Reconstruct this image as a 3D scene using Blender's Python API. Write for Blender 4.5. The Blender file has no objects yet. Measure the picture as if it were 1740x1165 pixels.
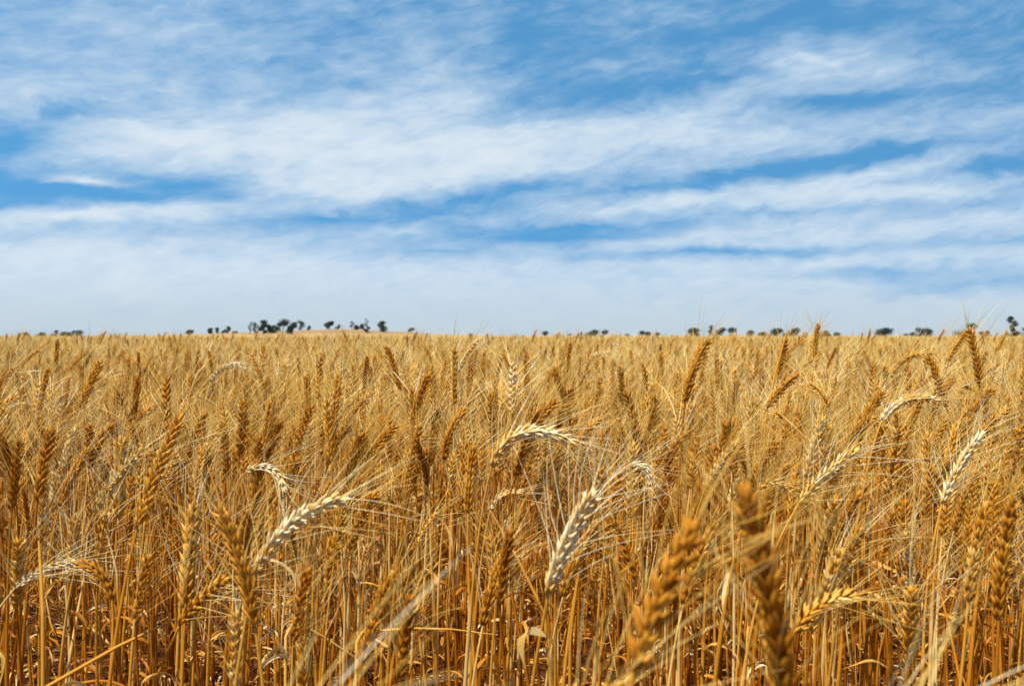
import bpy, math, random
import numpy as np

S = bpy.context.scene
COL = S.collection

# ------------------------------------------------------------------ camera, sky, sun, exposure
FPX, CX, HY = 1745.0, 870.0, 573.0            # focal length (px), centre column, horizon row of the 1740 px wide photograph
CAMZ = 0.70
cam = bpy.data.cameras.new('camera')
cam.sensor_width = 36.0
cam.lens = 36.0 * FPX / 1740.0
cam.shift_y = -(582.5 - HY) / 1740.0
cam.clip_start, cam.clip_end = 0.02, 20000.0
cam.dof.use_dof = True
cam.dof.focus_distance = 1.45
cam.dof.aperture_fstop = 13.5
cam_ob = bpy.data.objects.new('camera', cam)
cam_ob.location = (0, 0, CAMZ)
cam_ob.rotation_euler = (math.radians(90), 0, 0)
COL.objects.link(cam_ob)
S.camera = cam_ob

SUN_EL, SUN_AZ = 64.0, -136.0                 # azimuth clockwise from the viewing direction (+Y)
SUN_STRENGTH, SKY_STRENGTH, EXPOSURE = 5.0, 0.081, 0.50
S.view_settings.view_transform = 'Standard'
S.view_settings.look = 'None'
S.view_settings.exposure = EXPOSURE
S.view_settings.gamma = 1.0
S.render.engine = 'CYCLES'
S.cycles.max_bounces = 8
S.cycles.diffuse_bounces = 4
S.cycles.transparent_max_bounces = 8
S.cycles.sample_clamp_indirect = 6.0

_e, _a = math.radians(SUN_EL), math.radians(SUN_AZ)
sun = bpy.data.lights.new('sun', 'SUN')
sun.energy = SUN_STRENGTH
sun.angle = math.radians(0.53)
sun.color = (1.0, 0.93, 0.80)
sun_ob = bpy.data.objects.new('sun', sun)
sun_ob.rotation_euler = (math.radians(90) - _e, 0, math.pi - _a)
sun_ob.location = (3, 3, 8)
COL.objects.link(sun_ob)


def deg(px, py):
    """azimuth and elevation (degrees) in which the photograph sees a point"""
    az = math.atan((px - CX) / FPX)
    return math.degrees(az), math.degrees(math.atan((HY - py) / FPX * math.cos(az)))


def build_sky():
    w = bpy.data.worlds.new('World')
    S.world = w
    w.use_nodes = True
    nt = w.node_tree
    nt.nodes.clear()
    N = nt.nodes.new
    L = nt.links.new

    def math_(op, a, b=None, c=None, clamp=False):
        n = N('ShaderNodeMath')
        n.operation = op
        n.use_clamp = clamp
        for i, v in enumerate((a, b, c)):
            if v is None:
                continue
            if isinstance(v, (int, float)):
                n.inputs[i].default_value = v
            else:
                L(v, n.inputs[i])
        return n.outputs[0]

    def maprange(v, a, b, c=0.0, d=1.0, smooth=True):
        n = N('ShaderNodeMapRange')
        n.interpolation_type = 'SMOOTHSTEP' if smooth else 'LINEAR'
        L(v, n.inputs[0])
        for i, q in enumerate((a, b, c, d)):
            n.inputs[i + 1].default_value = q
        return n.outputs[0]

    def vmap(v, loc=(0, 0, 0), rot=0.0, scale=(1, 1, 1), kind='POINT'):
        n = N('ShaderNodeMapping')
        n.vector_type = kind
        L(v, n.inputs[0])
        n.inputs[1].default_value = loc
        n.inputs[2].default_value = (0, 0, rot)
        n.inputs[3].default_value = scale
        return n.outputs[0]

    def noise(v, scale, detail=8, rough=0.55, dist=0.0, lac=2.0):
        n = N('ShaderNodeTexNoise')
        L(v, n.inputs['Vector'])
        n.inputs['Scale'].default_value = scale
        n.inputs['Detail'].default_value = detail
        n.inputs['Roughness'].default_value = rough
        n.inputs['Lacunarity'].default_value = lac
        n.inputs['Distortion'].default_value = dist
        return n

    def mix(f, a, b, kind='MIX'):
        n = N('ShaderNodeMix')
        n.data_type = 'RGBA'
        n.blend_type = kind
        for s, v in ((0, f), (6, a), (7, b)):
            if isinstance(v, (int, float)):
                n.inputs[s].default_value = v
            elif isinstance(v, tuple):
                n.inputs[s].default_value = v + (1.0,)
            else:
                L(v, n.inputs[s])
        return n.outputs[2]

    tc = N('ShaderNodeTexCoord').outputs['Generated']
    sep = N('ShaderNodeSeparateXYZ')
    L(tc, sep.inputs[0])
    X, Y, Z = sep.outputs
    az = math_('MULTIPLY', math_('ARCTAN2', X, Y), 57.29578)
    el = math_('MULTIPLY', math_('ARCSINE', Z), 57.29578)
    cmb = N('ShaderNodeCombineXYZ')
    L(az, cmb.inputs[0])
    L(el, cmb.inputs[1])
    P = cmb.outputs[0]

    def warp(v, scale, amount, stretch):
        c = noise(vmap(v, scale=stretch), scale, 2, 0.6).outputs['Color']
        s = N('ShaderNodeVectorMath')
        s.operation = 'SUBTRACT'
        L(c, s.inputs[0])
        s.inputs[1].default_value = (0.5, 0.5, 0.5)
        m = N('ShaderNodeVectorMath')
        m.operation = 'MULTIPLY_ADD'
        L(s.outputs[0], m.inputs[0])
        m.inputs[1].default_value = amount
        L(v, m.inputs[2])
        return m.outputs[0]

    PW = warp(warp(P, 0.12, (5.0, 1.5, 0), (1, 2.0, 1)), 0.6, (1.6, 0.8, 0), (1, 2.2, 1))

    # bands of cloud (+) and openings of clear blue (-): centre, half size (px of the photograph), tilt (deg, up to the right), amount
    bands = [
        (250, 60, 560, 190, 4, .30), (60, 190, 170, 50, 8, .30), (330, 235, 480, 90, -4, .58), (620, 190, 420, 90, 8, .24),
        (900, 235, 620, 95, 6, .60), (660, 315, 430, 52, 8, .50), (1230, 225, 340, 75, -4, .36), (168, 308, 100, 15, -4, .85),
        (140, 366, 460, 20, 2, .55), (1375, 102, 165, 42, 3, .80), (1600, 140, 200, 50, 8, .2), (1660, 225, 240, 55, 6, .42),
        (1500, 330, 560, 50, -1, .48), (1180, 335, 420, 40, 5, .30), (1600, 385, 380, 60, 5, .34), (1230, 395, 300, 30, 6, .42),
        (760, 115, 130, 120, 25, .22), (1080, 25, 300, 60, 8, .2), (640, 394, 130, 20, 4, .30), (1560, 284, 170, 14, 3, .36),
        (1000, 360, 260, 20, 4, .22), (1690, 40, 220, 26, 24, .16), (900, 415, 200, 14, 2, .12), (1250, 150, 200, 40, 12, .08),
        (150, 430, 700, 60, 0, .30),
        (110, 190, 190, 28, 14, -.62), (15, 236, 90, 30, 10, -.62), (110, 322, 340, 30, 0, -.60), (320, 312, 140, 30, 10, -.36),
        (560, 378, 330, 24, 4, -.52), (800, 334, 250, 22, 9, -.66), (960, 385, 240, 18, 2, -.42), (900, 95, 130, 120, 0, -.32), (620, 40, 100, 60, 0, -.14),
        (1480, 270, 300, 20, 5, -.56), (1270, 292, 280, 16, 7, -.55), (1180, 75, 220, 90, 10, -.16), (1660, 90, 260, 80, 15, -.10),
        (1180, 140, 420, 30, 6, -.50), (1440, 172, 240, 22, 2, -.50), (1360, 48, 200, 26, 4, -.22), (1700, 288, 150, 26, 0, -.50), (1660, 345, 220, 18, 6, -.34), (980, 404, 330, 18, 2, -.55),
        (1220, 432, 260, 12, 1, -.60), (1500, 462, 220, 14, 1, -.42), (1700, 480, 260, 20, 2, -.48), (1690, 415, 280, 14, 1, -.34),
        (1350, 357, 330, 12, -1, -.26), (760, 432, 320, 16, 1, -.24),
    ]
    total = None
    for (cx, cy, hx, hy, tilt, amt) in bands:
        a, e = deg(cx, cy)
        k = 57.29578 / FPX
        m = vmap(PW, (a, e, 0), math.radians(tilt), (hx * k * 1.7, hy * k * 1.7, 1), 'TEXTURE')
        g = N('ShaderNodeTexGradient')
        g.gradient_type = 'QUADRATIC_SPHERE'
        L(m, g.inputs[0])
        total = math_('MULTIPLY_ADD', g.outputs[1], amt, total if total is not None else 0.0)

    # even veil low in the sky, thinning upward
    veil = maprange(el, 2.0, 8.5, 0.85, 0.22)
    # fine structure: streaky cirrus, softer low down
    streak = noise(vmap(PW, rot=math.radians(-7), scale=(0.13, 0.6, 1)), 1.0, 6, 0.62, 0.3).outputs[0]
    fluff = noise(vmap(P, rot=math.radians(-12), scale=(0.5, 1.0, 1)), 0.9, 6, 0.55, 0.0).outputs[0]
    fine = noise(vmap(PW, rot=math.radians(16), scale=(3.2, 0.62, 1), kind='TEXTURE'), 1.0, 8, 0.68).outputs[0]
    n1 = math_('SUBTRACT', streak, 0.5)
    n2 = math_('SUBTRACT', fluff, 0.5)
    n3 = math_('SUBTRACT', fine, 0.5)
    nz = math_('ADD', math_('MULTIPLY', n1, 0.70), math_('ADD', math_('MULTIPLY', n2, 0.58), math_('MULTIPLY', n3, 0.66)))
    nz = math_('MULTIPLY', nz, maprange(el, 1.0, 8.0, 0.5, 1.0))
    dens = math_('ADD', math_('ADD', total, veil), nz)
    alpha = maprange(dens, 0.0, 0.90, 0.04, 0.98, True)

    sky = N('ShaderNodeTexSky')
    sky.sky_type = 'NISHITA'
    sky.sun_disc = False
    sky.sun_elevation = math.radians(SUN_EL)
    sky.sun_rotation = math.radians(SUN_AZ)
    sky.altitude = 200
    sky.air_density = 1.0
    sky.dust_density = 0.4
    sky.ozone_density = 1.6
    up = N('ShaderNodeVectorMath')
    up.operation = 'ADD'
    L(tc, up.inputs[0])
    up.inputs[1].default_value = (0, 0, 0.42)          # a dry, clear air: the blue holds its depth down to the horizon
    nrm = N('ShaderNodeVectorMath')
    nrm.operation = 'NORMALIZE'
    L(up.outputs[0], nrm.inputs[0])
    L(nrm.outputs[0], sky.inputs[0])
    blue = mix(1.0, sky.outputs[0], (0.66, 1.62, 1.78), 'MULTIPLY')
    lit = maprange(dens, 0.55, 1.25)
    cloud = mix(lit, (4.4, 5.8, 7.3), (6.5, 7.3, 7.9))
    low = maprange(el, 0.0, 4.0, 1.0, 0.0)
    cloud = mix(low, cloud, (4.85, 5.8, 6.45))
    col = mix(alpha, blue, cloud)
    bg = N('ShaderNodeBackground')
    bg.inputs['Strength'].default_value = SKY_STRENGTH
    L(col, bg.inputs[0])
    out = N('ShaderNodeOutputWorld')
    L(bg.outputs[0], out.inputs[0])


build_sky()

# ------------------------------------------------------------------ helpers
def at(px, py, d):
    """the point at distance d (m) in front of the camera that the photograph shows at px, py"""
    return np.array([(px - CX) / FPX * d, d, CAMZ + (HY - py) / FPX * d])


def norm(v):
    v = np.asarray(v, float)
    return v / np.maximum(np.linalg.norm(v, axis=-1, keepdims=True), 1e-9)


class Geo:
    """quads gathered in arrays, with one material slot and one tint per batch"""
    def __init__(self):
        self.v, self.q, self.m, self.t, self.n = [], [], [], [], 0

    def add(self, v, q, mat=0, tint=0.5):
        v = np.asarray(v, np.float32).reshape(-1, 3)
        self.v.append(v)
        self.q.append(np.asarray(q, np.int64).reshape(-1, 4) + self.n)
        self.m.append(np.full(len(self.q[-1]), mat, np.int32))
        self.t.append(np.broadcast_to(np.asarray(tint, np.float32), (len(v),)).copy())
        self.n += len(v)

    def merge(self, g, mat=None, shift=(0, 0, 0), rotz=0.0, k=1.0, tint=None):
        c, s_ = math.cos(rotz), math.sin(rotz)
        R = np.array([[c, -s_, 0], [s_, c, 0], [0, 0, 1]]) * k
        for v, q, m, t in zip(*g.arrays()):
            self.v.append((v @ R.T + np.asarray(shift)).astype(np.float32))
            self.q.append(q + self.n)
            self.m.append(m if mat is None else np.full(len(q), mat, np.int32))
            self.t.append(t if tint is None else np.full(len(v), tint, np.float32))
            self.n += len(v)

    def arrays(self):
        if not self.v:
            return [], [], [], []
        return [np.concatenate(self.v)], [np.concatenate(self.q)], [np.concatenate(self.m)], [np.concatenate(self.t)]

    def mesh(self, name, mats, smooth=True, shift=(0, 0, 0)):
        v, q, m, t = (a[0] for a in self.arrays())
        me = bpy.data.meshes.new(name)
        me.vertices.add(len(v))
        me.vertices.foreach_set('co', (v - np.asarray(shift, np.float32)).ravel())
        me.loops.add(4 * len(q))
        me.loops.foreach_set('vertex_index', q.astype(np.int32).ravel())
        me.polygons.add(len(q))
        me.polygons.foreach_set('loop_start', np.arange(0, 4 * len(q), 4, dtype=np.int32))
        me.polygons.foreach_set('material_index', m)
        me.polygons.foreach_set('use_smooth', np.full(len(q), smooth))
        a = me.attributes.new('tint', 'FLOAT', 'POINT')
        a.data.foreach_set('value', t)
        for x in mats:
            me.materials.append(x)
        me.update(calc_edges=True)
        return me


def tubes(paths, radii, sides=3):
    """paths (N,K,3), radii (N,K) -> verts, quads of N open tubes"""
    P = np.asarray(paths, float)
    N, K = P.shape[:2]
    T = norm(np.gradient(P, axis=1))
    ref = np.where(np.abs(T[..., 2:3]) > 0.9, np.array([1.0, 0.1, 0]), np.array([0.1, 0, 1.0]))
    ref = np.repeat(ref[:, :1], K, axis=1)
    A = norm(np.cross(T, ref))
    B = np.cross(T, A)
    an = np.arange(sides) / sides * 2 * np.pi
    r = np.asarray(radii, float)[..., None, None]
    V = P[:, :, None] + r * (A[:, :, None] * np.cos(an)[:, None] + B[:, :, None] * np.sin(an)[:, None])
    i = np.arange(N)[:, None, None] * K * sides
    k = np.arange(K - 1)[None, :, None] * sides
    j = np.arange(sides)[None, None, :]
    j2 = (j + 1) % sides
    q = np.stack([i + k + j, i + k + j2, i + k + sides + j2, i + k + sides + j], -1)
    return V.reshape(-1, 3), q.reshape(-1, 4)


def ribbons(paths, widths, side):
    """paths (N,K,3), widths (N,K), side (N,K,3) or (N,1,3) -> flat strips"""
    P = np.asarray(paths, float)
    N, K = P.shape[:2]
    s = norm(np.broadcast_to(side, P.shape)) * (np.asarray(widths)[..., None] * 0.5)
    V = np.stack([P - s, P + s], 2)
    i = np.arange(N)[:, None] * K * 2
    k = np.arange(K - 1)[None] * 2
    q = np.stack([i + k, i + k + 1, i + k + 3, i + k + 2], -1)
    return V.reshape(-1, 3), q.reshape(-1, 4)


def bezier(pts, n):
    pts = [np.asarray(p, float) for p in pts]
    u = np.linspace(0, 1, n)[:, None]
    if len(pts) == 3:
        a, b, c = pts
        return a * (1 - u) ** 2 + 2 * b * u * (1 - u) + c * u ** 2
    a, b, c, d = pts
    return a * (1 - u) ** 3 + 3 * b * u * (1 - u) ** 2 + 3 * c * u ** 2 * (1 - u) + d * u ** 3


def pathat(path, u):
    f = np.clip(np.asarray(u, float), 0, 1) * (len(path) - 1)
    i = np.minimum(f.astype(int), len(path) - 2)
    w = (f - i)[..., None]
    T = norm(np.gradient(path, axis=0))
    return path[i] * (1 - w) + path[i + 1] * w, norm(T[i] * (1 - w) + T[i + 1] * w)


# ------------------------------------------------------------------ materials
def material(name, build):
    m = bpy.data.materials.new(name)
    m.use_nodes = True
    nt = m.node_tree
    nt.nodes.clear()
    build(nt)
    return m


def straw(name, stops, rough, spec=0.4, translucent=0.0, noise_scale=60.0, jitter=0.35, stretch=(1, 1, 1), bump=0.0, streak=0.25):
    """dry straw: colour by the plant's own ripeness (tint), mottled by noise"""
    def build(nt):
        N, L = nt.nodes.new, nt.links.new
        at_ = N('ShaderNodeAttribute')
        at_.attribute_name = 'tint'
        oi = N('ShaderNodeObjectInfo')
        tc = N('ShaderNodeTexCoord')
        mp = N('ShaderNodeMapping')
        mp.inputs[3].default_value = stretch
        L(tc.outputs['Object'], mp.inputs[0])
        no = N('ShaderNodeTexNoise')
        no.inputs['Scale'].default_value = noise_scale
        no.inputs['Detail'].default_value = 3
        L(mp.outputs[0], no.inputs['Vector'])
        a = N('ShaderNodeMath'); a.operation = 'MULTIPLY_ADD'
        L(oi.outputs['Random'], a.inputs[0]); a.inputs[1].default_value = jitter; a.inputs[2].default_value = -jitter * 0.5
        b = N('ShaderNodeMath'); b.operation = 'ADD'
        L(at_.outputs['Fac'], b.inputs[0]); L(a.outputs[0], b.inputs[1])
        c = N('ShaderNodeMath'); c.operation = 'MULTIPLY_ADD'
        L(no.outputs[0], c.inputs[0]); c.inputs[1].default_value = streak * 2; c.inputs[2].default_value = -streak
        d = N('ShaderNodeMath'); d.operation = 'ADD'; d.use_clamp = True
        L(b.outputs[0], d.inputs[0]); L(c.outputs[0], d.inputs[1])
        r = N('ShaderNodeValToRGB')
        els = r.color_ramp.elements
        while len(els) < len(stops):
            els.new(0.5)
        for e, (p, col) in zip(els, stops):
            e.position = p
            e.color = col + (1.0,)
        L(d.outputs[0], r.inputs[0])
        bs = N('ShaderNodeBsdfPrincipled')
        L(r.outputs[0], bs.inputs['Base Color'])
        bs.inputs['Roughness'].default_value = rough
        bs.inputs['Specular IOR Level'].default_value = spec
        if bump:
            bp = N('ShaderNodeBump')
            bp.inputs['Strength'].default_value = bump
            bp.inputs['Distance'].default_value = 0.0006
            L(no.outputs[0], bp.inputs['Height'])
            L(bp.outputs[0], bs.inputs['Normal'])
        out = N('ShaderNodeOutputMaterial')
        if translucent:
            tr = N('ShaderNodeBsdfTranslucent')
            L(r.outputs[0], tr.inputs[0])
            mx = N('ShaderNodeMixShader')
            mx.inputs[0].default_value = translucent
            L(bs.outputs[0], mx.inputs[1]); L(tr.outputs[0], mx.inputs[2])
            L(mx.outputs[0], out.inputs[0])
        else:
            L(bs.outputs[0], out.inputs[0])
    return material(name, build)


EAR = straw('ripe ear', [(0.0, (.38, .120, .005)), (0.4, (.62, .26, .018)), (0.7, (.77, .45, .09)), (1.0, (.87, .73, .46))], 0.6, 0.16, 0.10, 200, 0.2, (1, 1, 1), 0.5, 0.28)
AWN = straw('bristles', [(0.0, (.62, .28, .025)), (0.4, (.79, .45, .075)), (0.75, (.87, .62, .19)), (1.0, (.92, .80, .53))], 0.35, 0.32, 0.12, 40, 0.35)
STEM = straw('straw stem', [(0.0, (.26, .066, .002)), (0.45, (.46, .155, .007)), (0.8, (.61, .275, .030)), (1.0, (.75, .50, .18))], 0.48, 0.18, 0.0, 45, 0.4, (1, 1, .2))
LEAF = straw('dry leaf', [(0.0, (.36, .100, .004)), (0.45, (.61, .235, .015)), (0.8, (.78, .46, .11)), (1.0, (.86, .68, .38))], 0.5, 0.25, 0.30, 50, 0.4, (1, 1, 1), 0.3)
WHEAT = [EAR, AWN, STEM, LEAF]


# ------------------------------------------------------------------ the wheat plant
OV_V = np.array([0.0, 0.16, 0.45, 0.75, 1.0])
OV_R = np.array([0.40, 0.85, 1.0, 0.62, 0.06])


def ear_parts(rng, path, L, fat=1.0, level=2, roll=None, wind=(0.16, 0.0, 0.03), awn=0.068, spread=1.0, tint=0.5, ear=None, beard=None, me=0, mb=1, full=1.0):
    """a bearded ear along the given path; level 2 fine, 1 medium, 0 coarse"""
    ear, beard = ear or Geo(), beard or Geo()
    wind = np.asarray(wind)
    if level == 0:
        K = 9
        u = np.linspace(0, 1, K)
        r = 0.0052 * fat * np.array([.45, .95, .8, 1.05, .85, 1.0, .75, .7, .15]) * L / 0.085
        p, T = pathat(path, u)
        v, q = tubes(p[None], r[None], 5)
        ear.add(v, q, me, tint)
        n = 20
        u = rng.uniform(0.05, 1, n)
        p, T = pathat(path, u)
        o = norm(rng.normal(size=(n, 3)))
        o = norm(o - T * (o * T).sum(1, keepdims=True))
        d = norm(T + o * rng.uniform(.3, .65, (n, 1)) * spread)
        l = awn * rng.uniform(.75, 1.1, (n, 1))
        w = np.linspace(0, 1, 3)[None, :, None]
        pp = p[:, None] + d[:, None] * l[:, None] * w + (o * 0.18 + wind)[:, None] * l[:, None] * w ** 2
        sd = norm(np.cross(d, rng.normal(size=(n, 3))))
        v, q = ribbons(pp, np.broadcast_to(np.array([.0011, .0008, .0002]), (n, 3)), sd[:, None])
        beard.add(v, q, mb, np.repeat(np.clip(tint * .7 + .28 + rng.normal(0, .16, n), 0, 1), len(v) // n))
        return ear, beard
    ns = int(round(L / 0.0046))
    i = np.arange(ns)
    u = (i + 0.3) / ns * 0.94
    sg = np.where(i % 2 == 0, 1.0, -1.0)
    p, T = pathat(path, u)
    tm = norm(path[-1] - path[0])
    if roll is None:
        roll = rng.uniform(0, math.pi)
    ra = norm(np.cross(tm, [0.13, 1.0, 0.07]))
    rb = np.cross(tm, ra)
    ref = ra * math.cos(roll) + rb * math.sin(roll)
    s = norm(ref - T * (T @ ref)[:, None])
    nn = np.cross(T, s)
    prof = np.clip(0.62 + 0.75 * np.sin(np.pi * np.clip(u * 0.82 + 0.13, 0, 1)), 0, 1.08)
    k = (L / 0.085) * prof * fat
    lem_j = (-1, 0, 1, -1.9, 1.9) if level == 2 else (-1, 1)
    sides = 6 if level == 2 else 4
    ovv, ovr = (OV_V, OV_R) if level == 2 else (np.array([0, .3, .7, 1.0]), np.array([.45, 1.0, .75, .08]))
    an = np.arange(sides) / sides * 2 * np.pi
    tips, dirs, outs, au = [], [], [], []
    spk = rng.normal(0, .07, ns) + .10 * np.sin(u * rng.uniform(2, 7) + rng.uniform(0, 6))
    for j in lem_j:
        glume = abs(j) > 1.5
        if j == 0:
            d = T + (s * sg[:, None]) * 0.62
        elif glume:
            d = T + (s * sg[:, None]) * 0.16 + nn * np.sign(j) * 0.42
        else:
            d = T + (s * sg[:, None]) * (0.44 if level == 2 else .48) + nn * j * 0.34
        d = norm(d + rng.normal(0, 0.085, (ns, 3)))
        ln = (0.0122 if j else 0.0108) * k * rng.uniform(.82, 1.12, ns) * np.where(rng.random(ns) < .06, .6, 1)
        rad = (0.00195 if level == 2 else 0.0025) * k
        if glume:
            ln = ln * 0.72
            rad = rad * 0.8
        base = p + s * sg[:, None] * (0.0007 + 0.0009 * (j == 0)) + nn * (min(abs(j), 1.3) * np.sign(j) * 0.0014) + T * (0.0012 * (j == 0) - 0.001 * glume)
        a = norm(np.cross(d, nn + 0.01))
        b = np.cross(d, a)
        cen = base[:, None] + d[:, None] * (ln[:, None, None] * ovv[None, :, None])
        rr = rad[:, None] * ovr[None]
        flat = 0.80
        V = cen[:, :, None] + rr[..., None, None] * (a[:, None, None] * np.cos(an)[:, None] + flat * b[:, None, None] * np.sin(an)[:, None])
        Kn = len(ovv)
        ii = np.arange(ns)[:, None, None] * Kn * sides
        kk = np.arange(Kn - 1)[None, :, None] * sides
        jj = np.arange(sides)[None, None, :]
        j2 = (jj + 1) % sides
        q = np.stack([ii + kk + jj, ii + kk + j2, ii + kk + sides + j2, ii + kk + sides + jj], -1)
        tt = tint + spk[:, None, None] + rng.normal(0, .06, (ns, 1, 1)) + 0.10 * (ovv[None, :, None] - .5) + np.zeros((1, 1, sides))
        ear.add(V, q, me, np.clip(tt, 0, 1).ravel())
        if not glume:
            keep = rng.random(ns) < full * ((.72 if level == 2 else .76) if j else 0.10)
            tips.append((base + d * ln[:, None] * 0.97)[keep])
            dirs.append(d[keep])
            o = s * sg[:, None] + nn * j * 0.9
            outs.append(norm(o)[keep])
            au.append(u[keep])
    # closing spikelet at the top
    pe, te = pathat(path, np.array([0.965]))
    for q_ in range(3 if level == 2 else 1):
        d = norm(te + rng.normal(0, 0.18, (1, 3)))
        pp = pe[:, None] + d[:, None] * (0.0095 * L / 0.085 * np.linspace(0, 1, 5)[None, :, None]) - te * 0.003
        v, qq = tubes(pp, (OV_R * 0.0021 * fat)[None], sides)
        ear.add(v, qq, me, tint)
        tips.append(pp[:, -1]); dirs.append(d); outs.append(norm(rng.normal(size=(1, 3)))); au.append(np.array([1.0]))
    # the rachis
    v, qq = tubes(path[None], np.full((1, len(path)), 0.0011 * fat), 4)
    ear.add(v, qq, me, tint)
    tips, dirs, outs, au = map(np.concatenate, (tips, dirs, outs, au))
    n = len(tips)
    Ka = 6 if level == 2 else 4
    w = np.linspace(0, 1, Ka)[None, :, None]
    l = awn * rng.uniform(.72, 1.12, (n, 1)) * (0.80 + 0.28 * np.sin(np.pi * np.clip(au, 0, 1)))[:, None]
    d0 = norm(dirs + outs * 0.16 * spread + rng.normal(0, 0.085, (n, 3)))
    bend = outs * rng.uniform(-.02, .26, (n, 1)) * spread + wind * rng.uniform(.5, 1.5, (n, 1)) + rng.normal(0, .06, (n, 3))
    pp = tips[:, None] + d0[:, None] * (l[:, None] * w) + bend[:, None] * (l[:, None] * w ** 2)
    if level == 2:
        v, qq = tubes(pp, np.broadcast_to(np.interp(np.linspace(0, 1, Ka), [0, .7, 1], [.00030, .00021, .00006]), (n, Ka)), 3)
    else:
        sd = norm(np.cross(d0, rng.normal(size=(n, 3))))
        v, qq = ribbons(pp, np.broadcast_to(np.interp(np.linspace(0, 1, Ka), [0, .7, 1], [.00070, .00050, .00014]), (n, Ka)), sd[:, None])
    beard.add(v, qq, mb, np.repeat(np.clip(tint * .7 + .28 + rng.normal(0, .16, n), 0, 1), len(v) // n))
    return ear, beard


def leaf_geo(rng, p0, az, elev=50, droop=130, length=0.15, width=0.008, twist=2.0, curl=0.0, level=2, g=None, mat=3, tint=0.5, swing=0.6):
    g = g or Geo()
    K = 18 if level == 2 else (9 if level == 1 else 5)
    v = np.linspace(0, 1, K)
    e = np.radians(elev - droop * np.clip(v * 1.25, 0, 1) ** 1.3 - curl * v ** 4)
    kk, ww = 3.0 + (az * 7.3) % 5.0, (length * 997) % 6.28
    e = e + 0.35 * np.sin(v * kk * 2 + ww) * v
    a = az + swing * v ** 2 + 0.4 * np.sin(v * kk + ww * 2) * v
    D = np.stack([np.cos(e) * np.cos(a), np.cos(e) * np.sin(a), np.sin(e)], 1)
    P = np.asarray(p0) + np.concatenate([np.zeros((1, 3)), np.cumsum(D[:-1] * (length / (K - 1)), 0)])
    H = np.stack([-np.sin(a), np.cos(a), np.zeros(K)], 1)
    U = np.cross(D, H)
    tw = twist * v ** 1.5
    sd = H * np.cos(tw)[:, None] + U * np.sin(tw)[:, None]
    nm = np.cross(D, sd)
    w = width * np.clip(v * 7 + 0.35, 0, 1) * np.clip((1 - v) * 1.6, 0.03, 1) ** 0.8
    w = w * (1 + 0.16 * np.sin(v * 17 + az * 5))
    if level == 0:
        vv, q = ribbons(P[None], w[None], sd[None])
        g.add(vv, q, mat, tint)
        return g
    fold = 0.30
    V = np.stack([P - sd * w[:, None] * .5 + nm * w[:, None] * fold, P, P + sd * w[:, None] * .5 + nm * w[:, None] * fold], 1)
    k = np.arange(K - 1)[:, None] * 3
    j = np.arange(2)[None]
    q = np.stack([k + j, k + j + 1, k + 4 + j, k + 3 + j], -1)
    g.add(V, q, mat, tint)
    return g


def stem_path(foot, base, t0, n=14, reach=0.12):
    foot, base, t0 = map(np.asarray, (foot, base, t0))
    h = np.linalg.norm(base - foot)
    return bezier([foot, foot + np.array([0, 0, h * 0.45]), base - t0 * min(reach, h * .3), base], n)


def stem_geo(path, thick=1.0, level=2, g=None, mat=2, tint=0.5):
    g = g or Geo()
    K = len(path)
    v = np.linspace(0, 1, K)
    r = np.interp(v, [0, .35, .62, .66, 1], [.0024, .0025, .0023, .0016, .0011]) * thick
    if level == 2:
        for nd in (.3, .62):
            r = r + 0.0007 * np.exp(-((v - nd) / .02) ** 2)
    sides = 6 if level == 2 else (4 if level == 1 else 3)
    vv, q = tubes(path[None], r[None], sides)
    # sheaths: the straw changes tone from joint to joint
    h = (abs(float(path[-1][0])) * 913.7 + abs(float(path[-1][1])) * 577.3 + tint * 91.7) % 1.0
    tn = np.where(v > .64, tint + .22 * h, np.where(v > .3, tint + .45 * ((h * 7.3) % 1.0) - .2, tint - .30 * ((h * 3.7) % 1.0)))
    g.add(vv, q, mat, np.repeat(np.clip(tn, 0, 1), sides))
    return g


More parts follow.
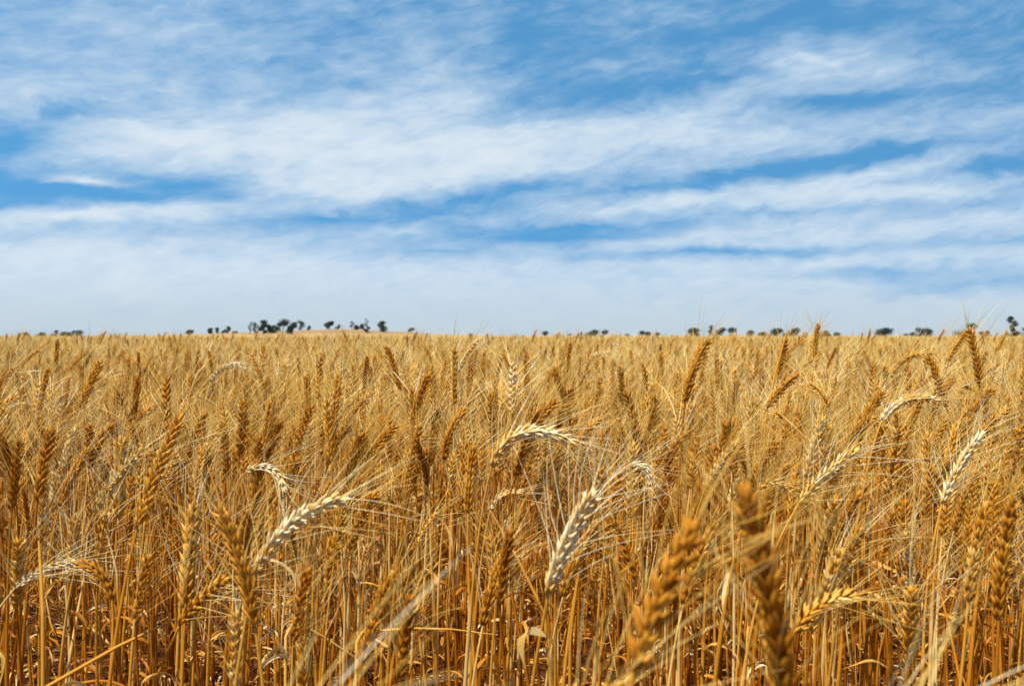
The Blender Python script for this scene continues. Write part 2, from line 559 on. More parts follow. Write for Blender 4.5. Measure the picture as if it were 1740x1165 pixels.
def stalk_variant(rng, level, height, lean, nod, tint):
    """one free-standing stalk with its foot at the origin, leaning towards +X -> dict of Geo"""
    L = rng.uniform(.066, .098)
    ax = rng.uniform(-.5, .5)
    dirx = np.array([math.cos(ax), math.sin(ax), 0])
    t0 = norm(dirx * (lean + nod * .25) + np.array([0, 0, 1.0]))
    t1 = norm(dirx * (lean + nod * 1.5) + np.array([0, 0, 1.0 - nod * 1.05]))
    top = np.array([0, 0, height]) + dirx * (lean * height * .5)
    base = top - (t0 * .5 + t1 * .5) * L
    path = bezier([base, base + t0 * L * .5, base + t0 * L * .5 + t1 * L * .5], 12)
    e, b = ear_parts(rng, path, L, rng.uniform(.88, 1.08) * (1 if level == 2 else .88), level, None, (0.17, 0.02, 0.03), rng.uniform(.048, .068), rng.uniform(.6, 1.1), tint)
    sp = stem_path((0, 0, 0), base, t0, 18 if level == 2 else (9 if level == 1 else 4))
    vv_ = np.linspace(0, 1, len(sp))
    for _ in range(2):
        kn, am, an_ = rng.uniform(.2, .75), rng.normal(0, .012), rng.uniform(0, 6.28)
        bendv = np.clip(1 - np.abs(vv_ - kn) / np.where(vv_ < kn, kn, 1 - kn), 0, 1) * am
        sp = sp + bendv[:, None] * np.array([math.cos(an_), math.sin(an_), 0])
    st = stem_geo(sp, rng.uniform(.85, 1.15), level, tint=rng.uniform(.05, .95))
    leaves = []
    spec = [(rng.uniform(.55, .72), 1)] * (rng.random() < .55) + [(rng.uniform(.30, .5), 0)] + [(rng.uniform(.08, .28), 0)] * (1 + (rng.random() < .5))
    if level == 0:
        spec = spec[:1]
    for f, flag in spec:
        p, _ = pathat(sp, np.array([f]))
        leaves.append(leaf_geo(rng, p[0], rng.uniform(0, 6.28), rng.uniform(25, 65), rng.uniform(115, 185), rng.uniform(.08, .14) if flag else rng.uniform(.05, .11),
                               rng.uniform(.0045, .0075) if flag else rng.uniform(.0025, .0058), rng.uniform(-7, 7), rng.uniform(0, 260) * (rng.random() < .4), level, tint=rng.uniform(.1, .75) if flag else rng.uniform(.1, 1.0), swing=rng.uniform(-1.4, 1.4)))
    return dict(ear=e, beard=b, stem=st, leaves=leaves)


def tag(o, label=None, cat=None, group=None, kind=None):
    for k, v in (('label', label), ('category', cat), ('group', group), ('kind', kind)):
        if v:
            o[k] = v
    return o


def link(name, data, parent=None, loc=(0, 0, 0)):
    o = bpy.data.objects.new(name, data)
    o.location = loc
    COL.objects.link(o)
    if parent is not None:
        o.parent = parent
    return o


# ------------------------------------------------------------------ the setting: ground, hill
def noise_nodes(nt, scale, detail=5, rough=.6, stretch=(1, 1, 1)):
    tc = nt.nodes.new('ShaderNodeTexCoord')
    mp = nt.nodes.new('ShaderNodeMapping')
    mp.inputs[3].default_value = stretch
    nt.links.new(tc.outputs['Object'], mp.inputs[0])
    n = nt.nodes.new('ShaderNodeTexNoise')
    n.inputs['Scale'].default_value = scale
    n.inputs['Detail'].default_value = detail
    n.inputs['Roughness'].default_value = rough
    nt.links.new(mp.outputs[0], n.inputs['Vector'])
    return n


def earth(name, cols, scale, rough=.9, bump=0.0, dist=.01, stretch=(1, 1, 1)):
    def build(nt):
        n = noise_nodes(nt, scale, 8, .65, stretch)
        r = nt.nodes.new('ShaderNodeValToRGB')
        els = r.color_ramp.elements
        while len(els) < len(cols):
            els.new(.5)
        for e, (p, c) in zip(els, cols):
            e.position = p
            e.color = c + (1,)
        nt.links.new(n.outputs[0], r.inputs[0])
        bs = nt.nodes.new('ShaderNodeBsdfPrincipled')
        bs.inputs['Roughness'].default_value = rough
        bs.inputs['Specular IOR Level'].default_value = .15
        nt.links.new(r.outputs[0], bs.inputs['Base Color'])
        if bump:
            b = nt.nodes.new('ShaderNodeBump')
            b.inputs['Strength'].default_value = bump
            b.inputs['Distance'].default_value = dist
            nt.links.new(n.outputs[0], b.inputs['Height'])
            nt.links.new(b.outputs[0], bs.inputs['Normal'])
        out = nt.nodes.new('ShaderNodeOutputMaterial')
        nt.links.new(bs.outputs[0], out.inputs[0])
    return material(name, build)


SOIL = earth('red brown soil', [(.3, (.028, .007, .001)), (.55, (.075, .022, .003)), (.75, (.14, .05, .009))], 22, .95, .9, .02)


def build_hill(nt):
    n = noise_nodes(nt, .03, 6, .65, (1, .5, 1))
    geo = nt.nodes.new('ShaderNodeNewGeometry')
    sp = nt.nodes.new('ShaderNodeSeparateXYZ')
    nt.links.new(geo.outputs['Position'], sp.inputs[0])
    m = nt.nodes.new('ShaderNodeMath'); m.operation = 'MULTIPLY_ADD'
    nt.links.new(n.outputs[0], m.inputs[0]); m.inputs[1].default_value = 2.2
    nt.links.new(sp.outputs[2], m.inputs[2])
    mr = nt.nodes.new('ShaderNodeMapRange')
    nt.links.new(m.outputs[0], mr.inputs[0])
    mr.inputs[1].default_value, mr.inputs[2].default_value = 1.0, 8.5
    r = nt.nodes.new('ShaderNodeValToRGB')
    els = r.color_ramp.elements
    while len(els) < 5:
        els.new(.5)
    for e, (p, c) in zip(els, [(.0, (.40, .26, .11)), (.34, (.37, .24, .105)), (.46, (.28, .168, .078)), (.66, (.31, .19, .088)), (.86, (.37, .24, .11))]):
        e.position = p
        e.color = c + (1,)
    nt.links.new(mr.outputs[0], r.inputs[0])
    bs = nt.nodes.new('ShaderNodeBsdfPrincipled')
    bs.inputs['Roughness'].default_value = .95
    bs.inputs['Specular IOR Level'].default_value = .1
    nt.links.new(r.outputs[0], bs.inputs['Base Color'])
    out = nt.nodes.new('ShaderNodeOutputMaterial')
    nt.links.new(bs.outputs[0], out.inputs[0])


STUBBLE = material('dry hill grass', build_hill)

HILL_D = 700.0
HILL_PX = [(-300, 0), (120, 0), (220, 1.5), (300, 3.2), (380, 5.8), (430, 7.8), (480, 10.2), (520, 12.3), (560, 13.6), (600, 13.4), (640, 11.2), (690, 7.6), (750, 4.0), (810, 1.8), (880, .6), (960, 0)]
HX = np.array([(p - CX) / FPX * HILL_D for p, _ in HILL_PX])
HZ = np.array([(h + (1.0 if 0 < h < 9 else .4)) / FPX * HILL_D + CAMZ for _, h in HILL_PX])


def ground_z(x, y):
    r = np.hypot(x, y)
    return -6.0 * np.clip((r - 330) / 210, 0, 1) ** 2 * (3 - 2 * np.clip((r - 330) / 210, 0, 1))


def hill_z(x, y):
    xs = x * (HILL_D / np.maximum(y, 1))
    prof = np.interp(xs, HX, HZ, 0, 0)
    f = np.clip(1 - np.abs(y - HILL_D) / np.where(y < HILL_D, 330, 420), 0, 1)
    f = f * f * (3 - 2 * f)
    return -7.5 + (prof + 7.5) * f


def grid_mesh(name, xs, ys, zfun, mats):
    X, Y = np.meshgrid(xs, ys)
    V = np.stack([X, Y, zfun(X, Y)], -1)
    ny, nx = X.shape
    k = np.arange(ny - 1)[:, None] * nx + np.arange(nx - 1)[None]
    g = Geo()
    g.add(V, np.stack([k, k + 1, k + nx + 1, k + nx], -1))
    return g.mesh(name, mats)


_ax = np.concatenate([-np.geomspace(9000, 6, 70), np.linspace(-5, 5, 60), np.geomspace(6, 9000, 70)])
_clod = np.random.default_rng(5)
_ph = _clod.uniform(0, 6.28, (14, 2)); _fr = _clod.uniform(4, 22, 14); _an = _clod.uniform(0, 3.14, 14)


def soil_z(X, Y):
    z = ground_z(X, Y)
    near = np.exp(-(np.hypot(X, Y) / 7) ** 2)
    for (p, q), f, a in zip(_ph, _fr, _an):
        z = z + near * .0035 * np.sin((X * math.cos(a) + Y * math.sin(a)) * f + p)
    return z


tag(link('ground', grid_mesh('ground', _ax, _ax, soil_z, [SOIL])), kind='structure')
tag(link('hill', grid_mesh('hill', np.linspace(-520, 90, 120), np.linspace(371, 1119, 90), hill_z, [STUBBLE])), kind='structure')

# ------------------------------------------------------------------ the trees of the horizon
BARK = earth('pale eucalypt bark', [(.3, (.05, .04, .033)), (.7, (.12, .10, .085))], 1.5)
GUM = {k: earth('gum leaves ' + k, c, .35, .75) for k, c in dict(
    dark=[(.3, (.030, .048, .040)), (.7, (.066, .092, .076))], grey=[(.3, (.055, .074, .068)), (.7, (.105, .130, .116))], olive=[(.3, (.03, .038, .02)), (.7, (.066, .076, .042))]).items()}  # dark leaves: slight distance haze is mixed into the colour, lifting it
CREST = 380.0


def tree_spot(px, base):
    """ground point for a tree whose foot the photograph shows at (px, base); base None: the foot is behind the swell of the field"""
    u = (px - CX) / FPX
    if base is None:
        d = 560.0
        return np.array([u * d, d, float(ground_z(u * d, d)) - .1]), d
    ds = np.linspace(440, HILL_D + 40, 400)
    best = None
    for d in ds:
        z = float(hill_z(np.array(u * d), np.array(d)))
        if z >= CAMZ + (HY - base) / FPX * d:
            best = d
            break
    d = best or HILL_D
    return np.array([u * d, d, float(hill_z(np.array(u * d), np.array(d))) - .1]), d


def make_tree(seed, px, top, width, base, style, leafkind, label):
    rng = np.random.default_rng(seed)
    foot, d = tree_spot(px, base)
    H = CAMZ + (HY - top) / FPX * d - foot[2]
    W = width * 1.12 / FPX * d
    root = link('gum_tree', None, None, foot)
    tag(root, label, 'tree', 'trees along the horizon')
    # crown clusters: centre (x, z as share of W, H), radius
    n, lo, hi = {'dome': (28, .22, .86), 'tall': (26, .20, .89), 'sparse': (13, .32, .88), 'umbrella': (20, .40, .86), 'clump': (16, .20, .80)}[style]
    if base is None:
        n += 5
    C = []
    nl = {'dome': 5, 'umbrella': 5, 'tall': 5, 'sparse': 5, 'clump': 4}[style]
    if style == 'tall':
        nl = int(min(13, max(5, 4.2 * H * (hi - lo) / W)))
    skew = rng.uniform(-.5, .5)
    for q_ in range(nl):
        f = q_ / (nl - 1)
        z = lo + (hi - lo) * (f if style in ('tall', 'sparse') else rng.uniform(0, 1))
        if q_ == nl - 1:
            z = hi
        wide = {'tall': .30 + .15 * math.sin(3.1 * f), 'sparse': .42, 'umbrella': .46, 'dome': .46 * (1.15 - .75 * ((z - lo) / (hi - lo)) ** 2), 'clump': .42}[style]
        lx = (f * 2 - 1) * wide * W * (1 if style in ('dome', 'umbrella', 'clump') else 0) + rng.normal(0, .16) * W + skew * .12 * W * (z - lo) / (hi - lo)
        lx = max(-.46 * W, min(.46 * W, lx))
        ly = rng.normal(0, .2) * W
        lr_ = W * rng.uniform(.19, .33)
        for _ in range(max(2, n // nl)):
            o = norm(rng.normal(size=3)) * lr_ * rng.uniform(.2, .9) * np.array([1, 1, .95 if style == 'tall' else .6])
            C.append((np.array([lx, ly, z * H]) + o, lr_ * rng.uniform(.65, 1.1)))
    tips = np.array([c for c, _ in C])
    tips[:, 2] = np.minimum(tips[:, 2], H * .97 - np.array([r for _, r in C]) * .6)
    mx = (np.abs(tips[:, 0]) + .6 * np.array([r for _, r in C])).max()
    tips[:, 0] *= .5 * W / mx
    g = Geo()
    for c, (_, r) in zip(tips, C):
        m = int(70 if style == 'sparse' else 130)
        v = norm(rng.normal(size=(m, 3))) * rng.uniform(.15, 1.25, (m, 1)) ** .8 * np.array([r, r, r * .72])
        ctr = c + v
        s = rng.uniform(.16, .34, (m, 1)) * min(1.2, max(.5, W / 5))
        a = norm(rng.normal(size=(m, 3)))
        b = norm(np.cross(a, rng.normal(size=(m, 3))))
        a = a * s
        b = b * s * .6
        V = np.stack([ctr - a, ctr - b, ctr + a, ctr + b], 1)
        g.add(V, np.arange(m * 4).reshape(m, 4))
    link('crown', g.mesh('crown', [GUM[leafkind]], False), root)
    t = Geo()
    fork = np.array([rng.normal(0, .03 * W), rng.normal(0, .03 * W), H * (.30 if style != 'umbrella' else .45)])
    kpts = bezier([(0, 0, 0), fork * .6 + np.array([rng.normal(0, .04 * W), 0, 0]), fork], 6)
    tr = max(.14, H * .022)
    v, q = tubes(kpts[None], np.linspace(tr * 1.3, tr * .85, 6)[None], 7)
    t.add(v, q)
    for c in tips[rng.permutation(len(tips))[:8]]:
        limb = bezier([fork - (0, 0, .1), (fork + c) / 2 + np.array([0, 0, -.06 * H]), c], 5)
        v, q = tubes(limb[None], np.linspace(tr * .65, tr * .14, 5)[None], 5)
        t.add(v, q)
    link('trunk', t.mesh('trunk', [BARK]), root)


TREES = [
    # px, top, width, base, style, leaves, label
    (14, 570, 10, None, 'clump', 'dark', 'tiny tree top just showing at the far left end of the horizon'),
    (40, 564.5, 20, None, 'dome', 'dark', 'low flat dome of a gum tree, second from the left end'),
    (69, 563.5, 17, None, 'umbrella', 'dark', 'small gum tree standing alone, third from the left end'),
    (87, 564, 12, None, 'clump', 'dark', 'low bushy left half of the twin trees near the left end'),
    (94, 559, 10, None, 'tall', 'dark', 'taller right half of the twin trees near the left end'),
    (110, 563.5, 19, None, 'dome', 'dark', 'wide low gum tree beneath the small high crown near the left end'),
    (121, 559, 9, None, 'umbrella', 'dark', 'slim tree with a small high crown between two wide gums at left'),
    (134, 559.5, 14, None, 'dome', 'dark', 'round gum tree leaning right, rightmost of the left end row'),
    (169, 567, 11, None, 'umbrella', 'grey', 'faint low tree top alone right of the left end row'),
    (192, 570, 6, None, 'clump', 'grey', 'faint speck of a bush on the rising skyline left of the hill'),
    (271, 564.5, 5, None, 'clump', 'grey', 'tiny lone bush at the left foot of the hill'),
    (323, 560.5, 11, 567.5, 'umbrella', 'dark', 'small flat tree at the left foot of the hill, apart from others'),
    (357, 557, 9, 566, 'tall', 'dark', 'leftmost of three small trees in a row on the left hill slope'),
    (369, 556, 7, 566, 'tall', 'dark', 'slim middle tree of three small ones on the left hill slope'),
    (380, 559, 8, 565.5, 'clump', 'dark', 'low bush touching the left side of a small slope tree'),
    (388, 554, 8, 565.5, 'tall', 'dark', 'upright tree, rightmost of the small ones on the left hill slope'),
    (399, 562.5, 7, 565.5, 'clump', 'olive', 'very low bush left of the big hill trees'),
    (425, 545.5, 8, 568.5, 'sparse', 'dark', 'thin leaning tree at the left edge of the big hill group'),
    (433, 546.5, 13, 569.5, 'sparse', 'dark', 'open crowned tree with a bare pale trunk in the big hill group'),
    (447, 543, 15, 569, 'tall', 'dark', 'dense upright tree left of the gap in the big hill group'),
    (461, 551, 15, 566, 'tall', 'dark', 'shorter spreading tree in the middle gap of the hill group'),
    (480, 541.5, 20, 568.5, 'dome', 'dark', 'largest and densest tree of the hill group'),
    (497, 547, 16, 569, 'dome', 'dark', 'bulky tree against the right side of the largest hill tree'),
    (510, 543.5, 16, 562, 'sparse', 'grey', 'airy see-through tree behind the right end of the hill group'),
    (525, 553, 5, 561, 'tall', 'grey', 'tiny slim tree just left of the hill top'),
    (559, 545, 13, 560, 'umbrella', 'dark', 'lone spreading tree with a bare trunk on the hill top'),
    (571, 555, 5, 559.5, 'clump', 'dark', 'small bush on the hill top beside a slim sapling'),
    (576, 551, 5, 559.5, 'tall', 'grey', 'slim sapling beside a bush on the hill top'),
    (598, 544.5, 8, 560, 'sparse', 'grey', 'pale thin almost leafless tree right of the hill top'),
    (611, 550, 13, 560.5, 'dome', 'dark', 'flat topped tree between the pale thin tree and the tallest hill tree'),
    (624, 540, 9, 564, 'sparse', 'dark', 'tallest hill tree, a thin crown high above a lower bush'),
    (623, 555, 9, 565.5, 'clump', 'dark', 'round bush at the foot of the tallest hill tree'),
    (651, 545, 15, 563.5, 'tall', 'dark', 'dense pointed tree on the right slope of the hill'),
    (699, 557, 9, 566.5, 'dome', 'dark', 'small round tree alone low on the right slope of the hill'),
    (798, 564.5, 9, None, 'dome', 'grey', 'small dark tree top alone right of the hill, left of mid horizon'),
    (887, 566, 10, None, 'clump', 'grey', 'low scrap of scrub on the middle of the horizon'),
    (924, 562, 16, None, 'dome', 'grey', 'low faint dome of a tree on the middle of the horizon'),
    (945, 566, 10, None, 'dome', 'grey', 'flat tree top between two domes on the middle of the horizon'),
    (968, 564, 10, None, 'dome', 'grey', 'small dome of a tree left of a pair of darker gums'),
    (1006, 559.5, 20, None, 'umbrella', 'dark', 'left tree of the dark pair at mid horizon, wide and flat'),
    (1026, 559, 13, None, 'dome', 'dark', 'right tree of the dark pair at mid horizon, sloping right'),
    (1066, 566, 11, None, 'dome', 'grey', 'hardly visible tree top between the pair and the trio'),
    (1089, 561, 14, None, 'dome', 'dark', 'leftmost tree of the trio right of the middle'),
    (1102, 562, 12, None, 'dome', 'dark', 'middle tree of the trio right of the middle'),
    (1114, 563, 11, None, 'dome', 'dark', 'rightmost and lowest tree of the trio right of the middle'),
    (1180, 556.5, 24, None, 'dome', 'dark', 'wide dark gum tree left of the awns rising above the skyline'),
    (1208, 547.5, 10, None, 'tall', 'dark', 'tall narrow tree behind the tip of the big russet wheat ear'),
    (1226, 554, 18, None, 'dome', 'dark', 'left half of the broad joined crowns right of the narrow tree'),
    (1244, 555, 20, None, 'dome', 'dark', 'right half of the broad joined crowns right of the narrow tree'),
    (1272, 560.5, 18, None, 'dome', 'grey', 'pale low dome right of the broad joined crowns'),
    (1296, 562, 12, None, 'dome', 'olive', 'small low tree between a pale dome and a dark spreading gum'),
    (1317, 556, 21, None, 'umbrella', 'dark', 'dark spreading gum with ragged top, left of a thin grey tree'),
    (1332, 557.5, 9, None, 'sparse', 'grey', 'thin grey tree squeezed between two dark gums at right'),
    (1347, 556, 20, None, 'dome', 'dark', 'rounded dark gum just left of the wheat ear above the skyline'),
    (1366, 564, 11, None, 'dome', 'grey', 'small faint tree behind the left side of the skyline wheat ear'),
    (1399, 561, 19, None, 'dome', 'dark', 'dark low gum right of the wheat ear above the skyline'),
    (1421, 564, 20, None, 'dome', 'dark', 'low flat gum, the last right of the skyline wheat ear'),
    (1505, 556.5, 23, None, 'dome', 'dark', 'round topped gum standing alone on the right horizon'),
    (1538, 565, 12, None, 'dome', 'dark', 'small bush between the round gum and the wide ragged one'),
    (1553, 554.5, 14, None, 'umbrella', 'dark', 'left overhanging crown of the wide ragged clump at right'),
    (1568, 556, 22, None, 'clump', 'dark', 'main dense body of the wide ragged clump at right'),
    (1580, 559.5, 12, None, 'dome', 'dark', 'rounded right end of the wide ragged clump at right'),
    (1642, 546, 31, None, 'umbrella', 'grey', 'large umbrella shaped gum behind two crossing wheat ears'),
    (1665, 561, 11, None, 'dome', 'dark', 'small ragged tree right of the umbrella shaped gum'),
    (1677, 559.5, 12, None, 'dome', 'dark', 'round small tree, second right of the umbrella shaped gum'),
    (1702, 566, 7, None, 'clump', 'dark', 'tiny bush left of the tallest right hand tree'),
    (1721, 534, 17, None, 'tall', 'dark', 'tallest tree on the right horizon, dark and narrow'),
    (1737, 555, 26, None, 'dome', 'dark', 'broad dark tree cut off by the right edge of the view'),
]
for i_, t_ in enumerate(TREES):
    make_tree(100 + i_, *t_)

